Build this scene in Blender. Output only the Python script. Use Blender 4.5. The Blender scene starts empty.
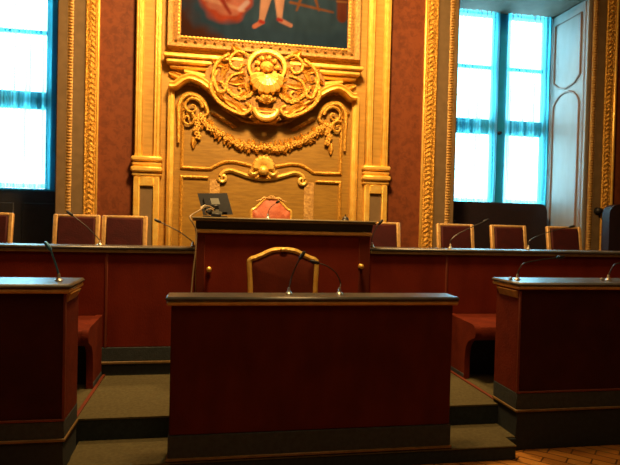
import bpy, math, random
from math import sin, cos, pi, radians, tan
from mathutils import Vector, Matrix, noise
random.seed(7)
SC = bpy.context.scene
COL = SC.collection

# ------------------------------------------------------------------ camera
FPX = 560.0; EYE = 1.6
yaw, pitch, roll = radians(10.15), radians(1.125), radians(1.41)
Fv = Vector((sin(yaw)*cos(pitch), cos(yaw)*cos(pitch), -sin(pitch)))
Rv = Vector((cos(yaw), -sin(yaw), 0)); Uv = Rv.cross(Fv)
R2 = cos(roll)*Rv + sin(roll)*Uv; U2 = -sin(roll)*Rv + cos(roll)*Uv
cam = bpy.data.cameras.new('camera'); camo = bpy.data.objects.new('camera', cam); COL.objects.link(camo)
m = Matrix((R2, U2, -Fv)).transposed().to_4x4(); m.translation = Vector((0, 0, EYE)); camo.matrix_world = m
cam.sensor_width = 36; cam.lens = FPX/620*36; cam.clip_end = 100
cam.dof.use_dof = True; cam.dof.focus_distance = 2.6; cam.dof.aperture_fstop = 7.0
SC.camera = camo

def at(px, py, Y):
    "metric X,Z on the upright plane at depth Y that the survey pixel falls on"
    r = Fv*FPX + R2*(px-310) + U2*(232.5-py); t = Y/r.y
    return r.x*t, EYE + r.z*t

# ------------------------------------------------------------------ materials
def nt(name):
    m = bpy.data.materials.new(name); m.use_nodes = True
    t = m.node_tree; b = t.nodes['Principled BSDF']; return m, t, b
def mat(name, col, rough=.6, metal=0, col2=None, scale=20, bump=0, bscale=None, stretch=(1,1,1), spec=None, sheen=0, detail=3, contrast=(.35,.65)):
    m, t, b = nt(name)
    N = t.nodes; L = t.links
    b.inputs['Base Color'].default_value = (*col, 1); b.inputs['Roughness'].default_value = rough; b.inputs['Metallic'].default_value = metal
    if spec is not None: b.inputs['Specular IOR Level'].default_value = spec
    if sheen: b.inputs['Sheen Weight'].default_value = sheen
    tc = N.new('ShaderNodeTexCoord'); mp = N.new('ShaderNodeMapping'); mp.inputs['Scale'].default_value = stretch
    L.new(tc.outputs['Object'], mp.inputs['Vector'])
    ns = N.new('ShaderNodeTexNoise'); ns.inputs['Scale'].default_value = scale; ns.inputs['Detail'].default_value = detail
    L.new(mp.outputs[0], ns.inputs['Vector'])
    cr = N.new('ShaderNodeValToRGB'); cr.color_ramp.elements[0].position = contrast[0]; cr.color_ramp.elements[1].position = contrast[1]
    c2 = col2 or tuple(c*.82 for c in col)
    cr.color_ramp.elements[0].color = (*c2, 1); cr.color_ramp.elements[1].color = (*col, 1)
    L.new(ns.outputs['Fac'], cr.inputs[0]); L.new(cr.outputs[0], b.inputs['Base Color'])
    if bump:
        n2 = N.new('ShaderNodeTexNoise'); n2.inputs['Scale'].default_value = bscale or scale; n2.inputs['Detail'].default_value = 4
        L.new(mp.outputs[0], n2.inputs['Vector'])
        bp = N.new('ShaderNodeBump'); bp.inputs['Strength'].default_value = bump; bp.inputs['Distance'].default_value = .02
        L.new(n2.outputs['Fac'], bp.inputs['Height']); L.new(bp.outputs[0], b.inputs['Normal'])
    return m

GOLD = mat('gilding', (1.0, .67, .16), .33, .45, (.92, .53, .09), 12, .25, 40)
GOLDC = mat('carved_gilding', (.92, .50, .08), .4, .5, (.42, .19, .02), 60, .9, 70)
GOLDD = mat('old_gilding', (.60, .36, .10), .5, .25, (.38, .2, .05), 30, .5, 60)
DIMGOLD = mat('dim_gilding', (.78, .43, .065), .4, .45, (.42, .20, .02), 45, .6, 60)
ANTIQUE_SHADE = mat('antique_and_shade_gold', (.36, .18, .03), .5, .35, (.18, .085, .012), 40, .6, 60)  # frame gold; also painted shade behind the cartouche carving
OCHRE = mat('ochre_panel_paint', (.46, .26, .045), .5, .15, (.37, .20, .03), 5, .12, 18, (1, 1, 6))
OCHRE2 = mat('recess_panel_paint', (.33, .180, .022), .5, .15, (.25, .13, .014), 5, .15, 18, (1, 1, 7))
TAUPE = mat('taupe_paint', (.20, .125, .055), .6, .05, (.16, .10, .042), 8)
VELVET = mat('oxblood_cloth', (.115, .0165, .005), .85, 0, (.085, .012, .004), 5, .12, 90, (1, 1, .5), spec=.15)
VELVETH = mat('lit_oxblood_cloth', (.19, .021, .006), .8, 0, (.145, .015, .0045), 5, .12, 90, (1, 1, .5), spec=.15)  # same desk cloth, stronger light at the rear put into its colour
VELVETD = mat('shaded_oxblood_cloth', (.062, .0125, .0075), .85, 0, (.045, .0095, .006), 4, .1, 90, spec=.12)  # same desk cloth, shade toward the front put into its colour
SEATRED = mat('bench_velvet', (.17, .022, .006), .75, 0, (.13, .016, .0045), 9, .2, 60, spec=.2)
CHAIRRED = mat('chair_leather', (.062, .009, .009), .75, 0, (.045, .007, .008), 9, .2, 60, spec=.2)
PINKRED = mat('rose_damask', (.48, .12, .045), .6, 0, (.38, .08, .03), 22, .2, 60)
STITCH = mat('red_piping', (.20, .035, .010), .6, 0, None, 10)
SLAB = mat('grey_leather_top', (.085, .085, .075), .32, 0, (.06, .06, .052), 14, .08, 80, spec=.6)
EDGEG = mat('brass_edge', (.75, .42, .10), .45, .1, (.6, .32, .07), 20)
EDGED = mat('dull_brass_edge', (.26, .155, .05), .5, .1, (.19, .115, .035), 20)
PLINTH = mat('grey_plinth_cloth', (.043, .055, .060), .8, 0, (.032, .041, .045), 30, .2, 90)
PLINTHD = mat('dark_plinth_cloth', (.022, .030, .034), .85, 0, (.016, .022, .026), 30)
CARPET = mat('olive_grey_carpet', (.135, .115, .058), .95, 0, (.105, .088, .044), 45, .3, 200, spec=.05)
RISER = mat('carpet_riser', (.042, .055, .06), .95, 0, (.034, .044, .048), 40, spec=.05)
BLACK = mat('black_lacquer', (.012, .012, .014), .4, 0, (.008, .008, .01), 10)
DARKBAND = mat('ebonised_cove', (.016, .013, .014), .45, 0, None, 10)
PLASTIC = mat('black_plastic', (.010, .012, .016), .45, 0, (.008, .009, .013), 20)
LABELG = mat('grey_plate', (.30, .31, .27), .5, 0, None, 10)
CABLE = mat('beige_cable', (.45, .32, .17), .6, 0, None, 10)
WHITEP = mat('white_plastic', (.8, .7, .5), .4, 0, None, 10)
CHROME = mat('brushed_steel', (.75, .7, .6), .3, .9, None, 10)
STEMM = mat('dark_metal_stem', (.09, .085, .08), .35, .7, None, 10)
SHUT = mat('pale_shutter_paint', (.27, .26, .24), .5, 0, (.23, .22, .20), 6, .08, 30, (1, 1, .3))
SHUTL = mat('faded_rose_moulding', (.22, .13, .09), .55, 0, None, 10)
SOFF = mat('plaster_soffit', (.12, .088, .058), .8, 0, (.09, .066, .044), 6)
FRAMEM = mat('backlit_blue_frame', (.01, .30, .50), .5, 0, (.01, .26, .44), 8)  # blue bloom of the backlight put into the frame colour
BAND = mat('bright_brass_band', (.95, .52, .13), .5, .05, (.8, .42, .10), 20)
SLABH = mat('olive_leather_top', (.26, .20, .10), .5, 0, (.2, .16, .08), 14)
CHGOLD = mat('worn_chair_gilding', (.66, .40, .14), .5, .15, (.50, .29, .09), 30, .2, 60)
DARKWOOD = mat('dark_window_panel', (.018, .017, .022), .55, 0, (.012, .012, .015), 5, .1, 30, (1, 1, 6))
DARKLEA = mat('dark_wine_leather', (.016, .005, .007), .6, 0, (.011, .004, .006), 12, .2, 40)
CEIL = mat('ceiling_plaster', (.55, .42, .22), .9, 0, None, 3)

def damask():
    m, t, b = nt('red_damask'); N = t.nodes; L = t.links
    tc = N.new('ShaderNodeTexCoord')
    v = N.new('ShaderNodeTexVoronoi'); v.inputs['Scale'].default_value = 9; L.new(tc.outputs['Object'], v.inputs['Vector'])
    n = N.new('ShaderNodeTexNoise'); n.inputs['Scale'].default_value = 14; n.inputs['Detail'].default_value = 5; n.inputs['Distortion'].default_value = 1.5
    L.new(tc.outputs['Object'], n.inputs['Vector'])
    mx = N.new('ShaderNodeMath'); mx.operation = 'MULTIPLY_ADD'; mx.inputs[1].default_value = .45
    L.new(v.outputs['Distance'], mx.inputs[0]); L.new(n.outputs['Fac'], mx.inputs[2])
    cr = N.new('ShaderNodeValToRGB'); e = cr.color_ramp.elements
    e[0].position = .5; e[0].color = (.125, .030, .009, 1); e[1].position = .86; e[1].color = (.185, .046, .013, 1)
    L.new(mx.outputs[0], cr.inputs[0]); L.new(cr.outputs[0], b.inputs['Base Color'])
    b.inputs['Roughness'].default_value = .55; b.inputs['Specular IOR Level'].default_value = .3
    return m
DAMASK = damask()

def parquet():
    m, t, b = nt('parquet'); N = t.nodes; L = t.links
    tc = N.new('ShaderNodeTexCoord'); mp = N.new('ShaderNodeMapping'); mp.inputs['Rotation'].default_value = (0, 0, radians(45))
    L.new(tc.outputs['Object'], mp.inputs['Vector'])
    br = N.new('ShaderNodeTexBrick'); br.inputs['Scale'].default_value = 3.2
    br.inputs['Color1'].default_value = (.62, .27, .05, 1); br.inputs['Color2'].default_value = (.48, .19, .035, 1); br.inputs['Mortar'].default_value = (.12, .045, .012, 1)
    br.inputs['Mortar Size'].default_value = .018; br.inputs['Brick Width'].default_value = .9; br.inputs['Row Height'].default_value = .3
    L.new(mp.outputs[0], br.inputs['Vector']); L.new(br.outputs['Color'], b.inputs['Base Color'])
    b.inputs['Roughness'].default_value = .33
    return m
PARQ = parquet()

def curtain_mat(name='sheer_voile', lo=.05, hi=.92):
    m = bpy.data.materials.new(name); m.use_nodes = True; t = m.node_tree; N = t.nodes; L = t.links
    N.remove(N['Principled BSDF']); out = N['Material Output']
    tr = N.new('ShaderNodeBsdfTransparent'); tr.inputs[0].default_value = (.92, .98, 1, 1)
    tl = N.new('ShaderNodeBsdfTranslucent'); tl.inputs[0].default_value = (.15, .85, 1, 1)  # cyan glow of the daylight put into the white voile's colour
    df = N.new('ShaderNodeBsdfDiffuse'); df.inputs[0].default_value = (.35, .6, .65, 1)
    tc = N.new('ShaderNodeTexCoord'); mp = N.new('ShaderNodeMapping'); mp.inputs['Scale'].default_value = (30, 1, .35)
    L.new(tc.outputs['Object'], mp.inputs[0])
    ns = N.new('ShaderNodeTexNoise'); ns.inputs['Scale'].default_value = 1.0; ns.inputs['Detail'].default_value = 2; L.new(mp.outputs[0], ns.inputs['Vector'])
    mr = N.new('ShaderNodeMapRange'); mr.inputs['From Min'].default_value = .35; mr.inputs['From Max'].default_value = .72
    mr.inputs['To Min'].default_value = lo; mr.inputs['To Max'].default_value = hi; L.new(ns.outputs['Fac'], mr.inputs['Value'])
    a = N.new('ShaderNodeMixShader'); a.inputs[0].default_value = .25; L.new(tl.outputs[0], a.inputs[1]); L.new(df.outputs[0], a.inputs[2])
    x = N.new('ShaderNodeMixShader'); L.new(mr.outputs[0], x.inputs[0]); L.new(tr.outputs[0], x.inputs[1]); L.new(a.outputs[0], x.inputs[2])
    L.new(x.outputs[0], out.inputs['Surface']); return m
VOILE = curtain_mat()
HEM = curtain_mat('dense_voile_hem', .55, .95)
def glass_mat():
    m = bpy.data.materials.new('window_glass'); m.use_nodes = True; t = m.node_tree; N = t.nodes; L = t.links
    N.remove(N['Principled BSDF']); out = N['Material Output']
    tr = N.new('ShaderNodeBsdfTransparent'); tr.inputs[0].default_value = (.93, .98, 1, 1)
    gl = N.new('ShaderNodeBsdfGlossy'); gl.inputs['Roughness'].default_value = .05
    x = N.new('ShaderNodeMixShader'); x.inputs[0].default_value = .06; L.new(tr.outputs[0], x.inputs[1]); L.new(gl.outputs[0], x.inputs[2])
    L.new(x.outputs[0], out.inputs['Surface']); return m
GLASS = glass_mat()

# ------------------------------------------------------------------ mesh builder
class MB:
    def __init__(s): s.v = []; s.f = []
    def add(s, vs, fs):
        o = len(s.v); s.v += [tuple(v) for v in vs]; s.f += [tuple(i+o for i in f) for f in fs]; return s
    def box(s, x0, x1, y0, y1, z0, z1, b=0, M=None):
        if x0 > x1: x0, x1 = x1, x0
        if y0 > y1: y0, y1 = y1, y0
        if z0 > z1: z0, z1 = z1, z0
        b = min(b, (x1-x0)/2.2, (y1-y0)/2.2, (z1-z0)/2.2)
        if b <= 0:
            vs = [(x, y, z) for x in (x0, x1) for y in (y0, y1) for z in (z0, z1)]
            fs = [(0,1,3,2),(4,6,7,5),(0,4,5,1),(2,3,7,6),(0,2,6,4),(1,5,7,3)]
        else:
            vs = []; idx = {}
            for i, x in enumerate((x0, x1)):
                for j, y in enumerate((y0, y1)):
                    for k, z in enumerate((z0, z1)):
                        sx, sy, sz = (1-2*i), (1-2*j), (1-2*k)
                        idx[i,j,k,0] = len(vs); vs.append((x, y+sy*b, z+sz*b))
                        idx[i,j,k,1] = len(vs); vs.append((x+sx*b, y, z+sz*b))
                        idx[i,j,k,2] = len(vs); vs.append((x+sx*b, y+sy*b, z))
            I = idx; fs = []
            for i in (0, 1):
                q = [I[i,0,0,0], I[i,0,1,0], I[i,1,1,0], I[i,1,0,0]]; fs.append(q if i == 0 else q[::-1])
                q = [I[0,i,0,1], I[1,i,0,1], I[1,i,1,1], I[0,i,1,1]]; fs.append(q if i == 0 else q[::-1])
                q = [I[0,0,i,2], I[0,1,i,2], I[1,1,i,2], I[1,0,i,2]]; fs.append(q if i == 0 else q[::-1])
            for i in (0, 1):
                for j in (0, 1):
                    fs.append((I[i,j,0,0], I[i,j,1,0], I[i,j,1,1], I[i,j,0,1]))
                    fs.append((I[i,0,j,0], I[i,1,j,0], I[i,1,j,2], I[i,0,j,2]))
                    fs.append((I[0,i,j,1], I[1,i,j,1], I[1,i,j,2], I[0,i,j,2]))
                    for k in (0, 1): fs.append((I[i,j,k,0], I[i,j,k,1], I[i,j,k,2]))
        if M: vs = [tuple(M @ Vector(v)) for v in vs]
        return s.add(vs, fs)
    def tube(s, pts, r, seg=8, cap=True):
        pts = [Vector(p) for p in pts]; n = len(pts)
        rs = r if isinstance(r, (list, tuple)) else [r]*n
        up = None; vs = []; fs = []
        for i, p in enumerate(pts):
            d = (pts[min(i+1, n-1)]-pts[max(i-1, 0)])
            d = d.normalized() if d.length > 1e-9 else Vector((0, 0, 1))
            if up is None: up = Vector((0, 1, 0)) if abs(d.y) < .9 else Vector((1, 0, 0))
            a = (up-d*up.dot(d)).normalized(); up = a; b2 = d.cross(a)
            for k in range(seg):
                t = 2*pi*k/seg; vs.append(p+rs[i]*(cos(t)*a+sin(t)*b2))
        for i in range(n-1):
            for k in range(seg):
                k2 = (k+1) % seg; fs.append((i*seg+k, i*seg+k2, (i+1)*seg+k2, (i+1)*seg+k))
        if cap: fs.append(tuple(range(seg))[::-1]); fs.append(tuple((n-1)*seg+k for k in range(seg)))
        return s.add(vs, fs)
    def lathe(s, prof, c=(0,0,0), seg=16, axis='Z'):
        vs = []; fs = []
        for r, h in prof:
            for k in range(seg):
                t = 2*pi*k/seg; x, y = r*cos(t), r*sin(t)
                v = (x, y, h) if axis == 'Z' else ((x, -h, y) if axis == 'Y' else (h, x, y))
                vs.append((v[0]+c[0], v[1]+c[1], v[2]+c[2]))
        for i in range(len(prof)-1):
            for k in range(seg):
                k2 = (k+1) % seg; fs.append((i*seg+k, i*seg+k2, (i+1)*seg+k2, (i+1)*seg+k))
        fs.append(tuple(range(seg))[::-1]); fs.append(tuple((len(prof)-1)*seg+k for k in range(seg)))
        return s.add(vs, fs)
    def blob(s, c, r, seg=10, rings=6, M=None):
        vs = []; fs = []
        rx, ry, rz = r if isinstance(r, (tuple, list)) else (r, r, r)
        for i in range(rings+1):
            ph = pi*i/rings
            for k in range(seg):
                t = 2*pi*k/seg; v = Vector((rx*sin(ph)*cos(t), ry*sin(ph)*sin(t), rz*cos(ph)))
                if M: v = M @ v
                vs.append(v+Vector(c))
        for i in range(rings):
            for k in range(seg):
                k2 = (k+1) % seg; fs.append((i*seg+k, (i+1)*seg+k, (i+1)*seg+k2, i*seg+k2))
        return s.add(vs, fs)
    def sweep(s, path, prof, Y, closed=False):
        "moulding on an upright wall plane: path of (x,z), profile of (sideways, out from wall)"
        n = len(path); vs = []; fs = []; k = len(prof)
        P = [Vector((p[0], p[1])) for p in path]
        for i in range(n):
            a = P[i-1] if (i or closed) else P[i]; b = P[(i+1) % n] if (i < n-1 or closed) else P[i]
            d1 = (P[i]-a); d2 = (b-P[i]); d1 = d1.normalized() if d1.length > 1e-9 else d2.normalized(); d2 = d2.normalized() if d2.length > 1e-9 else d1
            n1 = Vector((-d1.y, d1.x)); n2 = Vector((-d2.y, d2.x)); nn = (n1+n2)
            nn = nn.normalized() if nn.length > 1e-6 else n1
            sc = 1/max(.45, nn.dot(n1))
            for o, d in prof: q = P[i]+nn*o*sc; vs.append((q.x, Y-d, q.y))
        for i in range(n if closed else n-1):
            j = (i+1) % n
            for t in range(k-1): fs.append((i*k+t, i*k+t+1, j*k+t+1, j*k+t))
        if not closed: fs.append(tuple(range(k))); fs.append(tuple((n-1)*k+t for t in range(k))[::-1])
        return s.add(vs, fs)
    def prism(s, poly, h0, h1, axis='Y'):
        n = len(poly)
        def mk(a, b, h): return (a, h, b) if axis == 'Y' else ((h, a, b) if axis == 'X' else (a, b, h))
        vs = [mk(a, b, h0) for a, b in poly]+[mk(a, b, h1) for a, b in poly]
        fs = [tuple(range(n)), tuple(range(n, 2*n))[::-1]]+[(i, (i+1) % n, (i+1) % n+n, i+n) for i in range(n)]
        return s.add(vs, fs)
    def relief(s, x0, x1, z0, z1, Y, fn, nx, nz):
        vs = []; fs = []
        for j in range(nz+1):
            for i in range(nx+1):
                u = i/nx; z = z0+(z1-z0)*j/nz; x = x0+(x1-x0)*u
                vs.append((x, Y-fn(u, z), z))
        for j in range(nz):
            for i in range(nx):
                a = j*(nx+1)+i; fs.append((a, a+1, a+nx+2, a+nx+1))
        return s.add(vs, fs)
    def build(s, name, material, parent=None, smooth=True, origin=None):
        me = bpy.data.meshes.new(name)
        o = Vector(origin) if origin else Vector((0, 0, 0))
        me.from_pydata([tuple(Vector(v)-o) for v in s.v], [], s.f); me.validate()
        import bmesh
        bm = bmesh.new(); bm.from_mesh(me); bmesh.ops.recalc_face_normals(bm, faces=bm.faces); bm.to_mesh(me); bm.free()
        me.materials.append(material)
        if smooth:
            me.polygons.foreach_set('use_smooth', [True]*len(me.polygons))
            me.set_sharp_from_angle(angle=radians(38))
        ob = bpy.data.objects.new(name, me); COL.objects.link(ob); ob.location = o
        if parent is not None: ob.parent = parent
        return ob

def tag(o, label, cat, group=None):
    o['label'] = label; o['category'] = cat
    if group: o['group'] = group
    return o
def struct(o): o['kind'] = 'structure'; return o
def thing(name, label, cat, loc=(0,0,0), rz=0, group=None):
    o = bpy.data.objects.new(name, None); COL.objects.link(o); o.location = loc; o.rotation_euler = (0, 0, rz); o.empty_display_size = .1
    return tag(o, label, cat, group)
def dup(root, loc, rz, label, group=None):
    r = root.copy(); COL.objects.link(r); r.location = loc; r.rotation_euler = (0, 0, rz); r['label'] = label
    if group: r['group'] = group
    for ch in list(root.children):
        c = ch.copy(); COL.objects.link(c); c.parent = r
        for g in list(ch.children):
            d = g.copy(); COL.objects.link(d); d.parent = c
    return r
def smooth_path(pts, n=8, closed=False):
    out = []; N = len(pts)
    for i in range(N if closed else N-1):
        g = (lambda k: pts[k % N]) if closed else (lambda k: pts[min(max(k, 0), N-1)])
        p0, p1, p2, p3 = g(i-1), g(i), g(i+1), g(i+2)
        for k in range(n):
            t = k/n
            out.append(tuple(.5*((2*p1[a])+(-p0[a]+p2[a])*t+(2*p0[a]-5*p1[a]+4*p2[a]-p3[a])*t*t+(-p0[a]+3*p1[a]-3*p2[a]+p3[a])*t**3) for a in range(len(p1))))
    if not closed: out.append(tuple(pts[-1]))
    return out

# ------------------------------------------------------------------ key dimensions
YW = 7.4           # face of the end wall
YG = 8.4           # window plane
CX = .67           # axis of the room
Z1, Z2, Z3, ZD = .10, .25, .37, .55
CEILZ = 7.6
XL, XR = -6.5, 8.5
W = lambda px, py: at(px, py, YW)
wx = lambda px, py=150: at(px, py, YW)[0]
gz = lambda px, py: at(px, py, YG)[1]

# ------------------------------------------------------------------ room shell
struct(MB().box(XL-.2, XR+.2, -4, 9.0, -.2, 0).build('floor', PARQ, smooth=False))
struct(MB().box(XL-.2, XR+.2, -4, 9.0, CEILZ, CEILZ+.2).build('ceiling', CEIL, smooth=False))
struct(MB().box(XL-.2, XL, -4, YW, 0, CEILZ).build('wall_left', DAMASK, smooth=False))
struct(MB().box(XR, XR+.2, -4, YW, 0, CEILZ).build('wall_right', DAMASK, smooth=False))
struct(MB().box(XL-.2, XR+.2, -4.2, -4, 0, CEILZ).build('wall_front', DAMASK, smooth=False))
WLr = wx(57); WLl = WLr-2.13           # left window opening
WRl = wx(454.5); WRr = wx(589)         # right window opening
WT = at(589, -7, YW)[1]                # head of openings
wb = MB()
for a, b in ((XL-.2, WLl), (WLr, WRl), (WRr, XR+.2)): wb.box(a, b, YW, 8.6, 0, CEILZ)
for a, b in ((WLl, WLr), (WRl, WRr)): wb.box(a, b, YW, 8.6, WT, CEILZ)
wbo = struct(wb.build('wall_back', DAMASK, smooth=False))
# plaster lining of the reveals
t = MB()
for a, b in ((WLl, WLr), (WRl, WRr)):
    t.box(a, b, YW+.01, 8.59, WT-.03, WT)
    t.box(a, a+.02, YW+.01, 8.59, ZD, WT-.03); t.box(b-.02, b, YW+.01, 8.59, ZD, WT-.03)
struct(t.build('trim_1', SOFF, smooth=False))

# steps and platforms
t = MB(); t.box(-.82, 2.10, 3.5, 3.66, 0, Z1-.012, .004); t.box(-.83, 2.184, 3.64, 3.93, 0, Z1-.012, .004)
struct(t.build('trim_2', RISER, smooth=False))
# upper landings as carpet blocks
struct(MB().box(-.82, 2.105, 3.495, 3.66, Z1-.012, Z1, .004).box(-.83, 2.183, 3.65, 3.93, Z1-.012, Z1-.0005, .004).build('trim_3', CARPET, smooth=False))
struct(MB().box(XL, XR, 3.91, 4.97, 0.0, Z2-.012).build('trim_4', RISER, smooth=False))
struct(MB().box(XL, XR, 3.905, 4.97, Z2-.012, Z2).build('trim_5', CARPET, smooth=False))
struct(MB().box(XL, XR, 4.97, YW, 0.0, ZD).build('trim_6', RISER, smooth=False))
# thin red carpet bindings beside the aisle
t = MB(); t.box(-.87, -.845, 3.92, 4.95, Z2, Z2+.012, .003); t.box(2.195, 2.22, 3.92, 4.95, Z2, Z2+.012, .003)
struct(t.build('trim_7', STITCH))

# ------------------------------------------------------------------ central boiserie
bx0, bx1 = wx(134.5, 120), wx(387, 120)
struct(MB().box(bx0, bx1, YW-.03, YW, ZD, CEILZ).build('trim_8', OCHRE, smooth=False))
BW = YW-.03
zc = (W(147, 168)[1]+W(374, 175)[1])/2      # pilaster cap height

def flat_strip(mb, x0, x1, z0, z1, d, Y=BW, b=.008):
    mb.box(x0, x1, Y-d, Y+.001, z0, z1, b)
def pilaster(xo0, xo1, xi0, xi1, label):
    "outer strip, inner strip; sunk ochre field between; cap and pedestal"
    a, b = min(xo0, xi0), max(xo1, xi1)
    p = thing('pilaster', label, 'pilaster', ((a+b)/2, BW, ZD))
    lx = lambda x: x-(a+b)/2
    def B(mb, name, m): 
        o = mb.build(name, m, p); return o
    z = ZD
    mb = MB(); mb.box(lx(a), lx(b), -.05, 0, zc+.12-z, CEILZ-z-.02, .006); B(mb, 'shaft', OCHRE)
    for u, v in ((xo0, xo1), (xi0, xi1)):
        mb = MB(); mb.box(lx(u), lx(v), -.085, -.049, zc+.12-z, CEILZ-z-.02, .014); mb.box(lx(u)+.035, lx(v)-.035, -.095, -.08, zc+.14-z, CEILZ-z-.03, .006); B(mb, 'gilded_strip', GOLD)
    mb = MB(); e = .02
    for k, (zz, h, pr) in enumerate(((zc+.06, .065, .125), (zc+.0, .055, .10), (zc-.075, .07, .135), (zc-.13, .05, .10))):
        mb.box(lx(a)-pr*.25, lx(b)+pr*.25, -pr, 0, zz-z, zz+h-z, .018)
    B(mb, 'cap_moulding', GOLD)
    mb = MB(); w = (b-a)
    mb.box(lx(a), lx(a)+.075, -.09, 0, .0, zc-.13-z, .01); mb.box(lx(b)-.075, lx(b), -.09, 0, .0, zc-.13-z, .01)
    mb.box(lx(a)+.07, lx(b)-.07, -.09, 0, zc-.25-z, zc-.13-z, .01)
    B(mb, 'pedestal_frame', GOLD)
    mb = MB(); mb.box(lx(a)+.07, lx(b)-.07, -.05, 0, 0, zc-.24-z); B(mb, 'pedestal_field', TAUPE)
    return p
pilaster(wx(136, 110), wx(144, 110), wx(154.5, 110), wx(161.5, 110), 'gilded pilaster with ochre field left of the large painting')
pilaster(wx(380, 110), wx(387, 110), wx(364.5, 110), wx(371.5, 110), 'gilded pilaster with ochre field right of the large painting')

# niche surround: two gilded uprights and the shaped arch
nlx0, nlx1 = wx(168, 130), wx(174.5, 130); nrx0, nrx1 = wx(350, 130), wx(356.5, 130)
ztopL = W(170, 86)[1]; ztopR = W(354, 98)[1]; zN = (ztopL+ztopR)/2
arch = thing('niche_surround', 'gilded shaped arch moulding framing the recessed panel under the cartouche', 'moulding', (CX, BW, ZD))
A = lambda x, z: (x-CX, z-ZD)
for u, v in ((nlx0, nlx1), (nrx0, nrx1)):
    mb = MB(); mb.box(u-CX, v-CX, -.10, 0, 0, zN-ZD, .02); mb.box(u-CX+.03, v-CX-.03, -.115, -.09, 0, zN-ZD-.01, .008); mb.build('upright', GOLD, arch)
def mirror_pts(pts):      # left-half points in metric relative to CX
    return pts+[(-x, z) for x, z in reversed(pts)]
def sym(pix_l, pix_r):
    "average the left and right survey points into a symmetric half"
    out = []
    for (a, b), (c, d) in zip(pix_l, pix_r):
        X1, ZZ1 = W(a, b); X2, ZZ2 = W(c, d)
        out.append((-(X2-X1)/2, (ZZ1+ZZ2)/2-ZD))
    return out
L_ = [(171, 88), (177, 88.5), (184, 83.5), (192, 81), (203, 85), (212, 91), (225.5, 100), (236, 106), (247, 111.5)]
R_ = [(353.5, 99), (349, 98), (343, 92.5), (335, 89.5), (325, 92), (315, 99), (302, 105), (293, 110), (284, 114)]
half = sym(L_, R_)
path = smooth_path(mirror_pts(half), 6)
mb = MB(); mb.sweep(path, [(-.05, 0), (-.05, .17), (-.03, .205), (0, .185), (.02, .205), (.042, .17), (.046, 0)], 0); mb.build('arch_moulding', GOLD, arch)

# recessed look: panel field inside the niche, set behind the gilded uprights
xa, xb = nlx1, nrx0
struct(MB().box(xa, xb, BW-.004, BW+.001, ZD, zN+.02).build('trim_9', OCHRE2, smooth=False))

# inner panel mouldings
prof = [(-.022, 0), (-.018, .022), (0, .035), (.018, .022), (.022, 0)]
pm = thing('panel_moulding', 'thin gilded curved moulding around the garland inside the niche', 'moulding', (CX, BW-.004, ZD))
lowL = [(184, 104), (183.5, 130), (183, 167.5), (198, 168.5), (211, 168.5)]; lowR = [(341, 115), (341, 140), (340.5, 174), (325, 174), (313, 173.5)]
h1 = sym(lowL, lowR)
curveL = [(211, 168.5), (217, 165.5), (225, 162), (235, 161.5), (244, 163.5), (252, 166)]; curveR = [(313, 173.5), (308, 169.5), (301, 166), (292, 165), (284, 166), (276, 167)]
h2 = smooth_path(sym(curveL, curveR), 5)
for sgn in (1, -1):
    mb = MB(); mb.sweep([(sgn*x, z) for x, z in h1[:3]+h1[3:4]+h2], prof if sgn == 1 else [(-a, b) for a, b in prof], 0)
    mb.build('panel_edge', DIMGOLD, pm)
topL = [(222, 107), (232, 113), (243, 120), (255, 123)]; topR = [(305, 114), (297, 118), (287, 123), (276, 124)]
h3 = smooth_path(mirror_pts(sym(topL, topR)), 5)
mb = MB(); mb.sweep(h3, prof, 0); mb.build('top_edge', DIMGOLD, pm)

pl2 = thing('lower_panel_moulding', 'gilded scrolling moulding with flat stiles beneath the shell, behind high desk', 'moulding', (CX, BW-.004, ZD))
def spiral(mb, cx, cz, r, turns, a0, sgn, w=.02, Y=0, d=.03, n=26, r1=.12):
    pts = []; rs = []
    for i in range(n):
        t = i/(n-1); a = a0+sgn*turns*2*pi*t; rr = r*(1-(1-r1)*t)
        pts.append((cx+rr*cos(a), Y-d, cz+rr*sin(a))); rs.append(w*(1-.5*t)+(.008 if i == n-1 else 0))
    mb.tube(pts, rs, 6)
    return pts[0]
loL = [(220, 176), (223, 172), (230, 170), (240, 173), (250, 177), (260, 179)]; loR = [(303, 180), (300, 176), (294, 174), (286, 176), (277, 178), (268, 179)]
hh = sym(loL, loR)
full = smooth_path(mirror_pts(hh), 5)
mb = MB(); mb.sweep(full, [(-.03, 0), (-.024, .03), (0, .05), (.024, .03), (.03, 0)], 0); mb.build('scroll_rail', GOLD, pl2)
for sgn in (1, -1):
    mb = MB(); spiral(mb, sgn*(hh[0][0]+.03), hh[0][1]-.02, .06, 1.2, pi if sgn == 1 else 0, 1 if sgn == 1 else -1, .024); mb.build('scroll', GOLD, pl2)
    x0 = -(wx(313, 190)-wx(209, 190))/2; x1 = -(wx(303, 190)-wx(219, 190))/2
    zt = (W(214, 178)[1]+W(308, 184)[1])/2-ZD
    mb = MB(); mb.box(sgn*x0, sgn*x1, -.02, 0, 0, zt, .006); mb.build('stile', GOLDD, pl2)
    xo = h1[2][0]
    mb = MB(); q = [(sgn*xo, 0), (sgn*xo, h1[2][1]-.12), (sgn*(x0-.02), h1[2][1]-.12)]; mb.sweep(q, prof if sgn == 1 else [(-a, b) for a, b in prof], 0); mb.build('side_edge', DIMGOLD, pl2)

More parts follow.
